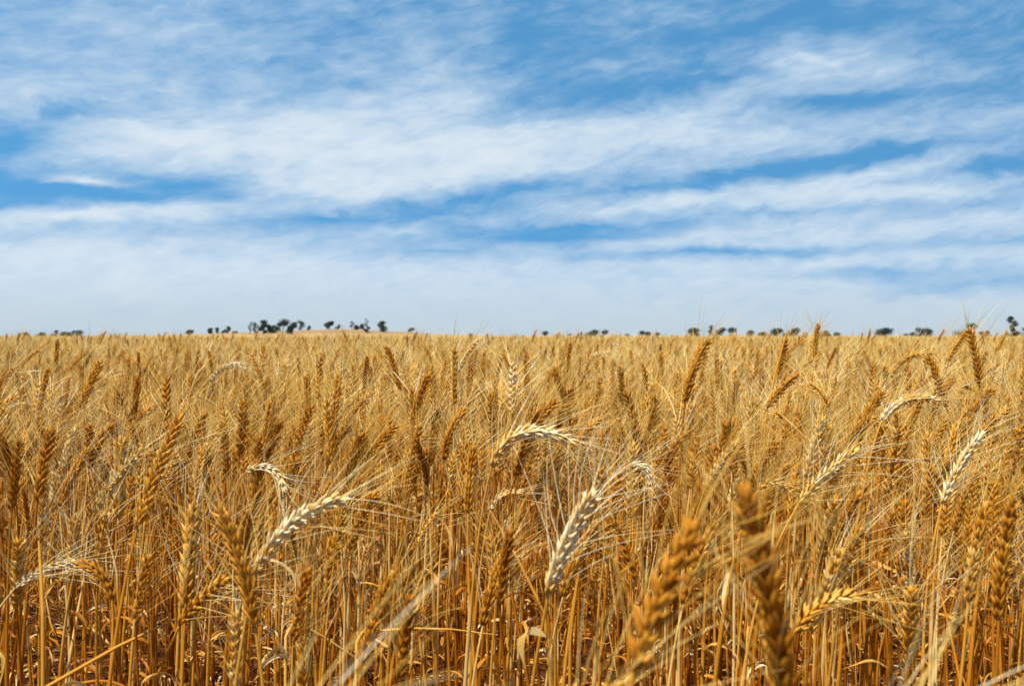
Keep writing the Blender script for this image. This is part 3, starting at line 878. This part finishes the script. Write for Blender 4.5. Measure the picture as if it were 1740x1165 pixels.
# ------------------------------------------------------------------ the wheat one can single out: foot of the ear, tip of the ear (px), distance, arch, ripeness, girth, bristle spread
HEROES = [
    # bx, by, tx, ty, d, bow, tint, fat, spread, short name, label
    (1338, 1215, 1262, 832, .43, .03, .20, 1.04, .8, 'the huge near ear', 'huge near golden brown ear leaning left, rising from the bottom edge'),
    (1078, 1140, 1188, 888, .40, .05, .26, 1.0, .55, 'the blurred golden ear', 'big out of focus golden ear leaning right, left of the huge left leaning one'),
    (932, 1010, 1010, 836, .76, .05, .92, 1.15, 1.25, 'the white ear', 'bright cream white bearded ear leaning right, palest in the middle foreground'),
    (436, 976, 592, 844, .76, .16, .92, .95, .9, 'the long pale ear', 'long pale cream ear arching up to the right, crossing a golden ear'),
    (434, 1066, 373, 862, .76, .04, .36, 1.05, 1.1, 'the golden ear crossed by a pale one', 'golden brown ear leaning left, crossed by the long pale ear'),
    (306, 1062, 388, 982, .88, .06, .40, 1.1, .8, 'the stout ear tucked under a leaning one', 'short stout golden ear pointing up right under the left leaning golden ear'),
    (190, 1018, 128, 956, .92, .22, .22, 1.05, .9, 'the nodding russet ear', 'russet ear nodding to the left, low at the left'),
    (167, 966, 180, 870, 1.0, .02, .42, 1.0, 1.2, 'the upright ear over the nodding russet one', 'upright golden ear standing just above the nodding russet ear'),
    (28, 996, 126, 952, 1.0, .08, .84, .75, .9, 'the thin pale ear at the left edge', 'thin pale ear pointing right with long swept bristles, low left edge'),
    (398, 1165, 404, 1040, .80, 0, .66, .95, .9, 'the dull pale ear at the bottom', 'upright dull pale ear at the bottom, below the crossed pair'),
    (64, 850, 88, 729, 1.05, .02, .15, 1.05, 1.3, 'the dark bearded ear at left', 'dark brown ear with wide fan of bristles near the left edge'),
    (20, 868, 31, 750, 1.18, 0, .22, .95, 1.0, 'the dim brown ear at the left edge', 'dim brown upright ear left of the dark bearded ear'),
    (160, 872, 242, 763, 1.1, .05, .72, .95, .8, 'the slanted tan ear', 'slender tan ear slanting right, beside a longer brown one'),
    (233, 898, 309, 705, .92, .03, .42, .9, .8, 'the long brown slanted ear', 'very long olive brown ear slanting right in the left half'),
    (292, 830, 296, 768, 1.6, 0, .2, 1.0, 1.0, 'the small brown ear', 'small dark upright ear right of the long brown slanted ear'),
    (420, 800, 487, 838, 1.3, .35, .93, 1.05, 1.0, 'the drooping white topped ear', 'drooping ear with sunlit white grains, bent over to the right'),
    (406, 786, 414, 682, 1.32, 0, .30, 1.0, 1.0, 'the straight brown ear', 'straight brown ear directly above the drooping white topped one'),
    (563, 786, 554, 679, 1.3, .02, .32, 1.0, .9, 'the lone upright golden ear', 'upright golden brown ear standing clear left of the middle'),
    (500, 778, 531, 689, 1.42, .04, .38, .95, 1.0, 'the ear left of the lone upright one', 'golden ear leaning slightly right, just left of the clear upright one'),
    (795, 872, 805, 759, 1.18, .02, .40, 1.15, .9, 'the stout central ear', 'stout upright golden ear in the centre under an arching pale ear'),
    (836, 792, 978, 751, 1.02, .34, .74, .95, .9, 'the arching ear', 'arching pale ear bowed over to the right with silky bristles, centre'),
    (694, 812, 714, 720, 1.4, .02, .45, .9, 1.1, 'the grey brown ear', 'grey brown upright ear below a taller leaning one, left of centre'),
    (700, 722, 731, 633, 1.62, .05, .28, 1.05, .9, 'the brown ear left of centre', 'brown ear leaning right with grey brown ear below it'),
    (680, 662, 656, 587, 1.9, .02, .34, 1.1, .9, 'the left leaning skyline ear', 'golden ear leaning left almost to the skyline, left of centre'),
    (772, 686, 772, 588, 1.6, .0, .48, .9, .9, 'the thin olive ear', 'thin olive upright ear with bristles crossing the skyline near the middle'),
    (780, 632, 812, 577, 2.0, .06, .70, .95, .9, 'the slanting ear beside the olive one', 'pale ear slanting right beside the thin olive ear at the skyline'),
    (833, 868, 890, 836, 1.4, .25, .80, .95, .9, 'the little nodding pale ear', 'little pale ear nodding right, below the arching ear'),
    (709, 924, 744, 871, 1.3, .08, .75, .9, 1.0, 'the pale ear low in the shade', 'pale ear leaning right among dim stems left of the white ear'),
    (945, 868, 946, 812, 1.35, 0, .55, .95, .9, 'the tan ear behind the white one', 'tan upright ear directly behind the bright white one'),
    (1074, 788, 1103, 826, 1.3, .38, .96, 1.1, 1.1, 'the curled white ear', 'curled ear with bright white grains hanging down, right of centre'),
    (1083, 984, 1043, 884, 1.0, .02, .18, .95, .8, 'the dark left leaning ear', 'dark brown ear leaning left, right of the white ear'),
    (1350, 1074, 1457, 1012, .77, .16, .50, 1.05, .8, 'the plump nodding ear', 'plump golden ear nodding right beside the huge near ear'),
    (1430, 996, 1466, 896, .92, .05, .45, 1.0, .9, 'the golden ear over the plump one', 'golden ear leaning right just above the plump nodding one'),
    (1697, 1052, 1722, 848, .80, .03, .16, 1.0, .9, 'the dark ear at the right edge', 'long dark golden ear standing near the right edge'),
    (1645, 1022, 1677, 856, .86, .03, .40, 1.0, .9, 'the ear beside the dark right edge one', 'golden ear left of the long dark one near the right edge'),
    (1542, 1118, 1549, 998, .82, 0, .55, 1.05, 1.0, 'the blurred low ear at right', 'soft golden ear low at right with swept bristles over it'),
    (1598, 1006, 1576, 958, 1.0, .05, .25, 1.0, .9, 'the short brown ear', 'short brown ear leaning left above the soft low ear at right'),
    (1601, 856, 1670, 735, 1.1, .06, .88, .95, .9, 'the white ear at right', 'bright whitish ear slanting right, palest on the right side'),
    (1498, 716, 1596, 681, 1.3, .24, .80, .9, .9, 'the pale nodding ear at right', 'pale silky ear nodding right above the middle of the right side'),
    (1357, 856, 1458, 763, 1.0, .05, .72, .9, .9, 'the long slanted pale ear at right', 'long slender pale ear slanting right, right of the huge near ear'),
    (1525, 834, 1543, 780, 1.5, .03, .30, 1.0, .9, 'the small golden ear', 'small golden ear between two pale slanting ears at right'),
    (1467, 856, 1470, 796, 1.5, 0, .50, .95, 1.0, 'the tan upright ear', 'tan upright ear right of the long slender pale one'),
    (1704, 792, 1732, 728, 1.3, .03, .30, 1.0, .9, 'the ear above the dark right edge one', 'golden ear leaning right at the right edge above the long dark one'),
    (1198, 830, 1256, 747, 1.3, .05, .66, .9, .9, 'the pale slanted ear', 'pale slanted ear right of the curled white one'),
    (1284, 838, 1350, 835, 1.1, .34, .66, .85, .8, 'the flat lying pale ear', 'pale ear lying flat to the right behind the tip of the huge near ear'),
    (1543, 966, 1538, 904, 1.12, 0, .82, .95, 1.0, 'the pale upright ear at right', 'pale upright ear among the golden ones right of the plump ear'),
    (1164, 682, 1203, 578, 1.5, .07, .16, 1.15, .8, 'the russet skyline ear', 'big russet ear curving right to the skyline with sunlit bristles'),
    (1190, 655, 1201, 592, 2.0, .02, .35, .95, .9, 'the ear behind the russet one', 'thin golden ear half hidden behind the big russet skyline ear'),
    (1322, 652, 1336, 575, 1.9, .03, .30, 1.05, .9, 'the stout right hand skyline ear', 'stout golden ear touching the skyline right of the russet one'),
    (1383, 606, 1391, 550, 2.6, .02, .30, 1.1, .9, 'the ear above the skyline', 'golden ear standing right above the skyline between dark trees'),
    (1304, 692, 1357, 634, 1.6, .05, .34, 1.1, .9, 'the fat slanting ear', 'fat golden ear slanting right below the skyline, right of centre'),
    (1383, 628, 1396, 595, 3.0, .02, .32, 1.0, .9, 'the far ear', 'far golden ear just below the ear that rises above the skyline'),
    (1404, 628, 1421, 591, 3.0, .02, .30, 1.0, .9, 'the far right ear', 'far brown ear leaning right, right of the skyline ear'),
    (1277, 647, 1300, 603, 3.0, .05, .45, .9, .9, 'the far slanted ear', 'far tan ear slanting right left of the stout skyline ear'),
    (1612, 614, 1647, 560, 2.2, .06, .34, 1.05, 1.0, 'the crossing ear', 'golden ear slanting right to meet a left leaning one before the umbrella tree'),
    (1664, 652, 1648, 558, 1.6, .02, .24, 1.1, 1.1, 'the crossed left leaning ear', 'tall golden ear leaning left before the umbrella tree, bristles on the sky'),
    (1541, 662, 1545, 593, 2.0, 0, .32, 1.0, .9, 'the upright right hand ear', 'upright golden ear below the wide ragged clump of trees'),
    (1608, 692, 1577, 603, 1.6, .03, .30, 1.05, .9, 'the left leaning right hand ear', 'golden ear leaning left, right of an upright one below the skyline'),
    (1517, 643, 1583, 601, 1.8, .28, .68, .95, .9, 'the bowed pale ear', 'pale bowed ear passing behind an upright golden one at right'),
    (1697, 594, 1711, 562, 3.6, .03, .32, 1.0, .9, 'the ear under the tall tree', 'small ear leaning right under the tallest right hand tree'),
    (1706, 636, 1720, 601, 3.0, .03, .30, 1.0, .9, 'the little right edge ear', 'little brown ear below the broad tree at the right edge'),
    (964, 632, 970, 581, 2.8, .02, .30, 1.05, .9, 'the small ear at the middle', 'small upright golden ear near the skyline right of the middle'),
    (968, 712, 940, 625, 1.6, .03, .26, 1.05, .9, 'the left leaning middle ear', 'brown golden ear leaning left, right of the middle'),
    (1057, 692, 1053, 622, 2.2, .02, .38, 1.05, .9, 'the upright middle ear', 'upright golden ear between the brown left leaning and russet ones'),
    (1012, 696, 1022, 640, 2.1, .03, .45, 1.0, 1.0, 'the tan middle ear', 'tan ear standing left of an upright golden one, right of middle'),
    (996, 628, 1036, 600, 2.6, .30, .82, .9, .9, 'the bent pale ear', 'pale ear bent over to the right near the skyline, right of middle'),
    (137, 695, 172, 614, 1.7, .04, .36, 1.15, .9, 'the big slanted left ear', 'big golden ear slanting right below the skyline at left'),
    (66, 698, 83, 626, 1.8, .03, .34, 1.05, .9, 'the ear right of the twin ears', 'golden ear leaning right, right of two upright ones at the left edge'),
    (33, 678, 27, 628, 2.4, .02, .30, 1.1, .9, 'the left twin ear', 'brown ear, left one of the upright pair at the left edge'),
    (41, 700, 41, 632, 2.0, .0, .34, 1.0, .9, 'the right twin ear', 'golden ear, right one of the upright pair at the left edge'),
    (227, 712, 235, 640, 1.75, .0, .26, 1.05, .9, 'the straight left ear', 'straight brown ear right of the big slanted one at left'),
    (244, 655, 262, 615, 2.9, .03, .36, 1.05, .9, 'the far left ear', 'far golden ear just right above the straight brown one'),
    (110, 692, 117, 640, 2.4, .02, .32, 1.0, .9, 'the short left ear', 'short golden ear left of the big slanted one at left'),
    (358, 648, 413, 619, 2.2, .22, .78, .9, .9, 'the nodding left ear', 'light ear nodding right below the small trees of the hill slope'),
    (122, 623, 151, 596, 3.0, .05, .36, 1.0, .9, 'the slanted far left ear', 'far ear slanting right above the big slanted one at left'),
    (37, 623, 67, 595, 3.0, .08, .40, 1.0, .9, 'the far ear at the left edge', 'far ear slanting right above the twin ears at the left edge'),
    (332, 637, 337, 595, 3.0, .0, .28, 1.0, .9, 'the far upright ear', 'far upright brown ear left of the light nodding one'),
    (400, 1330, 600, 1215, .31, .06, .50, 1.0, .85, 'the swept bristles at the bottom', 'very near pale bristles sweeping up right over the bottom edge'),
    (1470, 1320, 1585, 1200, .36, .06, .60, 1.0, .45, 'the near bristles at bottom right', 'near pale bristles sweeping right over the bottom right corner'),
    (950, 1290, 1062, 1160, .40, .10, .52, 1.0, .5, 'the near low ear', 'near blurred ear at the bottom with its bristles sweeping right, left of the golden one'),
]
rng = np.random.default_rng(11)
MARKS = []           # image line of every singled-out ear, with its distance and short name
GROUP = 'ripe wheat stalks nearest the camera'


def build_stalk(parts, foot, label, name='wheat_stalk'):
    root = tag(link(name, None, None, foot), label, 'wheat', GROUP)
    link('stem', parts['stem'].mesh('stem', [STEM], shift=foot), root)
    e = link('ear', parts['ear'].mesh('ear', [EAR], shift=foot), root)
    link('beard', parts['beard'].mesh('beard', [AWN], shift=foot), e)
    for l in parts['leaves']:
        link('leaf', l.mesh('leaf', [LEAF], shift=foot), root)
    return root


def hero(bx, by, tx, ty, d, bow, tint, fat, spread, short, label):
    B = at(bx, by, d)
    dz = rng.uniform(-.02, .02) * min(1, d)
    T = at(tx, ty, d + dz)
    L = np.linalg.norm(T - B)
    perp = np.array([-(T - B)[2], 0, (T - B)[0]])
    perp = perp if perp[2] > 0 else (-perp if abs(perp[2]) > 1e-4 else np.array([0, 0, 1.0]))
    C = (B + T) / 2 + perp * bow * 1.6 - (T - B) * bow * .25
    path = bezier([B, C, T], 14)
    L = np.linalg.norm(np.diff(path, axis=0), axis=1).sum()
    t0 = norm(C - B)
    awn = .060 * (.84 if d < .36 else 1.0) * rng.uniform(.95, 1.1)
    e, b = ear_parts(rng, path, L, fat * .86 * (.092 / max(L, .06)) ** .5, 2, rng.uniform(0, 3.1), (0.20, -.01, .02), awn, spread, tint, me=0, mb=0, full=1.5 if d < .37 else 1.0)
    lean = np.array([-t0[0] * .10 + rng.normal(0, .015), -t0[1] * .1 + rng.normal(0, .02), 0])
    foot = np.array([B[0] + lean[0], B[1] + lean[1], 0.0])
    sp = stem_path(foot, B, norm(t0 * .85 + np.array([0, 0, .15])), 16, .07 if bow > .15 else .14)
    st = stem_geo(sp, rng.uniform(.95, 1.15), 2, mat=0, tint=min(1, .25 + .5 * tint + rng.uniform(-.1, .1)))
    leaves = []
    for f, ln, wd in ((rng.uniform(.5, .72), .14, .007), (rng.uniform(.2, .42), .12, .008), (rng.uniform(.06, .2), .1, .008)):
        if rng.random() < .75:
            p, _ = pathat(sp, np.array([f]))
            leaves.append(leaf_geo(rng, p[0], rng.uniform(0, 6.28), rng.uniform(30, 65), rng.uniform(90, 170), ln * rng.uniform(.75, 1.2), wd * rng.uniform(.55, 1.0),
                                   rng.uniform(-5, 5), rng.uniform(0, 260) * (rng.random() < .6), 2, mat=0, tint=rng.uniform(.2, 1), swing=rng.uniform(-1.4, 1.4)))
    if short == 'the white ear':
        lp = bezier([at(928, 1080, d), at(897, 1060, d - .01), at(872, 1068, d - .03), at(893, 1135, d - .03)], 18)
        lg_ = Geo()
        lw = .011 * np.clip(np.linspace(0, 1, 18) * 5 + .3, 0, 1) * np.clip((1 - np.linspace(0, 1, 18)) * 2.5, .1, 1)
        sdv = np.array([0, 1.0, .25]) + np.linspace(0, 1, 18)[:, None] * np.array([1.2, -.3, 0])
        v_, q_ = ribbons(lp[None], lw[None], sdv[None])
        lg_.add(v_, q_, 0, .85)
        leaves.append(lg_)
    build_stalk(dict(ear=e, beard=b, stem=st, leaves=leaves), foot, label)
    MARKS.append((bx, by, tx, ty, d, short))


for h in HEROES:
    hero(*h)


def project(p):
    return CX + p[0] / p[1] * FPX, HY - (p[2] - CAMZ) / p[1] * FPX


def hides(x, y, z_top, z_low):
    """does an ear at (x, y) between two heights stand before a singled-out ear?"""
    px, py0 = project((x, y, z_top))
    py1 = project((x, y, z_low))[1]
    for bx, by, tx, ty, d, _ in MARKS:
        if d < y + .03:
            continue
        m = 16 + 14 / y
        if min(bx, tx) - m < px < max(bx, tx) + m and py0 < max(by, ty) + 6 and py1 > min(by, ty) - 20:
            return True
    return False


# ------------------------------------------------------------------ straws that lost their ears
STRAWS = [   # label, tint, radius, distance, points of the photograph from the foot up (the first one goes down to the ground)
    ('long pale broken straw slanting up right across the bottom left corner', .85, .0016, .85, [(-420, None), (-60, 1235), (80, 1166), (200, 1098), (300, 1050)]),
    ('headless flat pale straw standing upright near the left edge', .62, .0017, .90, [(74, None), (73, 1050), (70, 980), (66, 918)]),
    ('grey headless straw leaning left, between the stout central ear and the white ear', .70, .0015, 1.0, [(985, None), (925, 1042), (880, 950), (834, 868)]),
    ('straw snapped to the horizontal low in the middle, left of the white ear', .92, .0013, 1.02, [(596, None), (606, 1090), (616, 1073), (700, 1067), (770, 1069), (842, 1078)]),
    ('short white broken straw sloping down right, bottom left of the middle', .95, .0016, 1.05, [(480, None), (486, 1080), (500, 1054), (550, 1082), (606, 1118)]),
    ('thin grey headless straw leaning right, beside the stout right hand skyline ear', .62, .0015, 1.6, [(1285, None), (1300, 720), (1316, 640), (1338, 560)]),
    ('thin white bent straw right of centre, above the long slender pale ear', .97, .0011, 1.3, [(1420, None), (1412, 800), (1392, 764), (1360, 735), (1326, 702)]),
    ('brown headless straw leaning right through the left foreground', .35, .0016, 1.0, [(370, None), (420, 1010), (392, 900), (352, 790)]),
]
for lab, ti, rd, d, pp in STRAWS:
    foot = at(pp[0][0], HY, d)
    foot[2] = 0.0
    P = [foot] + [at(x, y, d + .012 * i) for i, (x, y) in enumerate(pp[1:])]
    fine = []
    for a_, b_ in zip(P[:-1], P[1:]):
        for w_ in np.linspace(0, 1, 5)[:-1]:
            fine.append(a_ * (1 - w_) + b_ * w_)
    fine.append(P[-1])
    fine = np.array(fine)
    sg_ = Geo()
    v_, q_ = tubes(fine[None], (rd * np.interp(np.linspace(0, 1, len(fine)), [0, .7, 1], [1.15, 1, .55]))[None], 7)
    sg_.add(v_, q_, 0, ti)
    tag(link('broken_straw', sg_.mesh('broken_straw', [STEM], shift=foot), None, foot), lab, 'straw', 'headless straws in the foreground')

# ------------------------------------------------------------------ the other near stalks, one by one: a few kinds, copied
KINDS = []
for i in range(18):
    vr = np.random.default_rng(300 + i)
    tint = vr.choice([.14, .24, .32, .38, .42, .46, .55, .66])
    nod = vr.choice([0, 0, .05, .1, .2, .45])
    lean = vr.uniform(0, .28)
    h = vr.uniform(.53, .62)
    p = stalk_variant(vr, 2, h, lean, nod, tint)
    ms = dict(stem=p['stem'].mesh('stem', [EAR, AWN, STEM, LEAF]), ear=p['ear'].mesh('ear', [EAR]), beard=None, leaves=[l.mesh('leaf', WHEAT) for l in p['leaves']], tint=tint, nod=nod, lean=lean, h=h)
    ms['beard'] = p['beard'].mesh('beard', [EAR, AWN])
    ez = p['ear'].arrays()[0][0]
    ms['top'], ms['mid'] = float(ez[:, 2].max()), ez.mean(0)
    ms['low'] = float(ez[:, 2].min())
    KINDS.append(ms)

fr = np.random.default_rng(77)
PLACED = []
tries = 0
N_FILL = 300 - len(HEROES)
while len(PLACED) < N_FILL and tries < 20000:
    tries += 1
    y = math.sqrt(fr.uniform(.70 ** 2, 1.9 ** 2))
    x = fr.uniform(-.53, .53) * y
    if any((x - a) ** 2 + (y - b) ** 2 < .028 ** 2 for a, b, *_ in PLACED):
        continue
    k = fr.integers(len(KINDS))
    ms = KINDS[k]
    sc = fr.uniform(.88, 1.06)
    rz = fr.normal(0, .9)
    ex = x + (ms['mid'][0] * math.cos(rz) - ms['mid'][1] * math.sin(rz)) * sc
    ey = y + (ms['mid'][0] * math.sin(rz) + ms['mid'][1] * math.cos(rz)) * sc
    lim = .50 + .10 * min(1, max(0, (y - .7) / .6))
    if ms['top'] * sc > lim + .03 or hides(ex, ey, ms['top'] * sc, ms['low'] * sc):
        continue
    PLACED.append((x, y, k, sc, rz, ex, ey))


def near_label(px, py, tint, nod, lean_px):
    col = 'dark brown' if tint < .22 else 'golden' if tint < .45 else 'tan' if tint < .65 else 'pale'
    pose = 'nodding' if nod > .4 else 'leaning right' if lean_px > .12 else 'leaning left' if lean_px < -.12 else 'upright'
    best = min(MARKS, key=lambda m: math.hypot(px - (m[0] + m[2]) / 2, py - (m[1] + m[3]) / 2))
    dx, dy = px - (best[0] + best[2]) / 2, py - (best[1] + best[3]) / 2
    rel = ('left of' if dx < 0 else 'right of') if abs(dx) > abs(dy) else ('below' if dy > 0 else 'above')
    return (f'{col} {pose} ear', rel, best[5], math.hypot(dx, dy))


drafts = []
for n, (x, y, k, sc, rz, ex, ey) in enumerate(PLACED):
    ms = KINDS[k]
    px, py = project((ex, ey, ms['mid'][2] * sc))
    drafts.append((near_label(px, py, ms['tint'], ms['nod'], ms['lean'] * math.cos(rz)), n))
LABEL = {}
for key in set((d[0][0], d[0][1], d[0][2]) for d in drafts):
    same = sorted((d[0][3], d[1]) for d in drafts if d[0][:3] == key)
    for r, (_, n) in enumerate(same):
        o = ('nearest', 'second', 'third', 'fourth', 'fifth', 'sixth', 'seventh', 'eighth')[r] + ' ' if len(same) > 1 else ''
        LABEL[n] = f'{o}{key[0]} {key[1]} {key[2]}'
used = set()
for n, (x, y, k, sc, rz, ex, ey) in enumerate(PLACED):
    ms = KINDS[k]
    if k not in used:
        used.add(k)
        root = bpy.data.objects.new('wheat_stalk', None)
        COL.objects.link(root)
        link('stem', ms['stem'], root)
        link('beard', ms['beard'], link('ear', ms['ear'], root))
        for l in ms['leaves']:
            link('leaf', l, root)
        ms['root'] = root
    else:
        root = ms['root'].copy()
        COL.objects.link(root)
        for ch in ms['root'].children:
            c = ch.copy()
            COL.objects.link(c)
            c.parent = root
            for g in ch.children:
                gc = g.copy()
                COL.objects.link(gc)
                gc.parent = c
    root.location = (x, y, 0)
    root.rotation_euler = (0, 0, rz)
    root.scale = (sc, sc, sc)
    tag(root, LABEL[n], 'wheat', GROUP)

# ------------------------------------------------------------------ the rest of the field: one countless stand of wheat
lib = bpy.data.collections.new('wheat_kinds')
N_SINGLE, N_TUFT = 42, 10


def lib_add(name, g):
    o = bpy.data.objects.new(name, g.mesh(name, WHEAT))
    lib.objects.link(o)


TOPS = []
for i in range(N_SINGLE):
    vr = np.random.default_rng(500 + i)
    h = vr.normal(.595, .04)
    p = stalk_variant(vr, 1, h, vr.uniform(0, .15), vr.choice([0, 0, .02, .04, .08, .12, .25, .6]), vr.choice([.16, .24, .30, .35, .40, .44, .5, .58, .66]))
    g = Geo()
    for a in [p['ear'], p['beard'], p['stem']] + p['leaves']:
        g.merge(a)
    TOPS.append(float(p['ear'].arrays()[0][0][:, 2].max()))
    lib_add('a%02d' % i, g)
for i in range(N_TUFT):
    vr = np.random.default_rng(700 + i)
    g = Geo()
    base = [stalk_variant(vr, 0, vr.normal(.60, .04), vr.uniform(0, .15), vr.choice([0, 0, .05, .1, .2, .5]), vr.choice([.14, .24, .32, .38, .44, .5, .6, .72])) for _ in range(12)]
    for n in range(100):
        p = base[n % 12]
        sh = (vr.uniform(-.42, .42), vr.uniform(-.42, .42), 0)
        rz, k = vr.normal(0, 1.5), vr.uniform(.9, 1.07)
        for a in [p['ear'], p['beard'], p['stem']] + p['leaves']:
            g.merge(a, None, sh, rz, k)
    lib_add('b%02d' % i, g)

sr = np.random.default_rng(9)
pts, pick, rot, size = [], [], [], []


def put(x, y, k, rz, sc, tilt=(0, 0), z=0.0):
    pts.append((x, y, z)); pick.append(k); rot.append((tilt[0], tilt[1], rz)); size.append(sc)


# single stalks: in view out to 14 m, and all round the camera for a few metres
R1 = 14.0
for _ in range(int(.5 * R1 ** 2 * 1.3 * 225)):
    y = math.sqrt(sr.uniform(1.0, R1 ** 2))
    x = sr.uniform(-.65, .65) * y
    inside = abs(x) < .55 * y
    if inside and y < 1.9 and not (1.4 < y and sr.random() < .8):
        continue
    k = sr.integers(N_SINGLE)
    sc = sr.uniform(.9, 1.06)
    top = TOPS[k] * sc
    if y < 6 and top > .668:
        sc *= .668 / top
    if y < 3.2 and abs(x) < .54 * y and hides(x, y, TOPS[k] * sc, TOPS[k] * sc - .1):
        continue
    put(x, y, k, sr.normal(0, 1.5), sc, (sr.normal(0, .06), sr.normal(0, .06)))
for _ in range(3600):
    a, r = sr.uniform(0, 6.283), math.sqrt(sr.uniform(.55 ** 2, 3.2 ** 2))
    x, y = r * math.sin(a), r * math.cos(a)
    if y > 0 and abs(x) < .66 * y + .12:
        continue
    put(x, y, sr.integers(N_SINGLE), sr.normal(0, .9), sr.uniform(.85, 1.0))
# late, short tillers between them
for _ in range(700):
    y = math.sqrt(sr.uniform(1.45 ** 2, 3.6 ** 2))
    put(sr.uniform(-.58, .58) * y, y, sr.integers(N_SINGLE), sr.uniform(0, 6.28), sr.uniform(.55, .84), (sr.normal(0, .15), sr.normal(0, .15)))
# a few tall ears that stand above the rest
for _ in range(80):
    y = sr.uniform(2.8, 16)
    k = sr.integers(N_SINGLE)
    put(sr.uniform(-.55, .55) * y, y, k, sr.normal(0, .9), sr.uniform(.672, .70) / TOPS[k])
# tufts out to 90 m
R2 = 95.0
for _ in range(int(.5 * (R2 ** 2 - 13 ** 2) * 1.24 / .52)):
    y = math.sqrt(sr.uniform(13.2 ** 2, R2 ** 2))
    put(sr.uniform(-.62, .62) * y, y, N_SINGLE + sr.integers(N_TUFT), sr.uniform(-.6, .6), sr.uniform(.95, 1.05))

# the closed canopy beyond, where single stalks melt together
cg = Geo()
ra = np.geomspace(55, 452, 70)
aa = np.linspace(-.72, .72, 260)
RA, AA = np.meshgrid(ra, aa, indexing='ij')
CXg, CYg = RA * np.sin(AA), RA * np.cos(AA)
CZ = ground_z(CXg, CYg) + .575 + sr.uniform(-.05, .05, RA.shape) + .03 * np.sin(CXg * .11) * np.sin(CYg * .07)
k_ = np.arange(len(ra) - 1)[:, None] * len(aa) + np.arange(len(aa) - 1)[None]
cg.add(np.stack([CXg, CYg, CZ], -1), np.stack([k_, k_ + 1, k_ + len(aa) + 1, k_ + len(aa)], -1), 2, .80)
me = cg.mesh('wheat_field', WHEAT, False)
nc = len(me.vertices)
npt = len(pts)
me.vertices.add(npt)
co = np.empty((nc + npt) * 3, np.float32)
me.vertices.foreach_get('co', co)
co[nc * 3:] = np.asarray(pts, np.float32).ravel()
me.vertices.foreach_set('co', co)


def attr(name, kind, data, field, fill):
    a = me.attributes.new(name, kind, 'POINT')
    a.data.foreach_set(field, np.concatenate([np.broadcast_to(np.asarray(fill), (nc,) + np.shape(data)[1:]), data]).ravel().astype(np.int32 if kind == 'INT' else np.float32))


attr('pick', 'INT', np.asarray(pick), 'value', -1)
attr('turn', 'FLOAT_VECTOR', np.asarray(rot), 'vector', 0)
attr('size', 'FLOAT', np.asarray(size), 'value', 1)
me.update()
field = tag(link('wheat_field', me), 'dense golden stand of ripe bearded wheat reaching to the horizon', 'wheat field', None, 'stuff')

ng = bpy.data.node_groups.new('wheat stand', 'GeometryNodeTree')
ng.interface.new_socket('Geometry', in_out='INPUT', socket_type='NodeSocketGeometry')
ng.interface.new_socket('Geometry', in_out='OUTPUT', socket_type='NodeSocketGeometry')
gi, go = ng.nodes.new('NodeGroupInput'), ng.nodes.new('NodeGroupOutput')
ci = ng.nodes.new('GeometryNodeCollectionInfo')
ci.inputs['Collection'].default_value = lib
ci.inputs['Separate Children'].default_value = True
ci.inputs['Reset Children'].default_value = True


def named(n, t):
    a = ng.nodes.new('GeometryNodeInputNamedAttribute')
    a.data_type = t
    a.inputs[0].default_value = n
    return a.outputs[0]


cmp_ = ng.nodes.new('FunctionNodeCompare')
cmp_.data_type = 'INT'
cmp_.operation = 'GREATER_EQUAL'
ng.links.new(named('pick', 'INT'), cmp_.inputs[2])
cmp_.inputs[3].default_value = 0
ip = ng.nodes.new('GeometryNodeInstanceOnPoints')
ng.links.new(gi.outputs[0], ip.inputs['Points'])
ng.links.new(cmp_.outputs[0], ip.inputs['Selection'])
ng.links.new(ci.outputs[0], ip.inputs['Instance'])
ip.inputs['Pick Instance'].default_value = True
ng.links.new(named('pick', 'INT'), ip.inputs['Instance Index'])
ng.links.new(named('turn', 'FLOAT_VECTOR'), ip.inputs['Rotation'])
ng.links.new(named('size', 'FLOAT'), ip.inputs['Scale'])
jn = ng.nodes.new('GeometryNodeJoinGeometry')
ng.links.new(gi.outputs[0], jn.inputs[0])
ng.links.new(ip.outputs[0], jn.inputs[0])
ng.links.new(jn.outputs[0], go.inputs[0])
field.modifiers.new('stand', 'NODES').node_group = ng

# ------------------------------------------------------------------ chaff, broken straw and dead leaves on the soil
lr = np.random.default_rng(21)
lg = Geo()
for n in range(8000):
    y = lr.uniform(.9, 7.5) ** 1.0
    x = lr.uniform(-.62, .62) * y
    z = .006 + lr.uniform(0, .03) * (lr.random() < .5)
    a = lr.uniform(0, 6.28)
    if lr.random() < .45:
        l = lr.uniform(.03, .16)
        d = np.array([math.cos(a), math.sin(a), lr.uniform(-.02, .25)]) * l
        v, q = tubes(np.array([[(x, y, z), np.array((x, y, z)) + d * .5 + (0, 0, .004), np.array((x, y, z)) + d]]), np.array([[.0016, .0016, .0013]]), 4)
        lg.add(v, q, 0, lr.uniform(.1, .9))
    else:
        leaf_geo(lr, (x, y, z), a, lr.uniform(0, 50), lr.uniform(20, 120), lr.uniform(.03, .10), lr.uniform(.004, .009), lr.uniform(-4, 4), lr.uniform(0, 300), 1, lg, 1, lr.uniform(.1, 1), lr.uniform(-1.5, 1.5))
tag(link('straw_litter', lg.mesh('straw_litter', [STEM, LEAF])), 'loose broken straw and curled dead leaves on the red soil', 'straw', None, 'stuff')
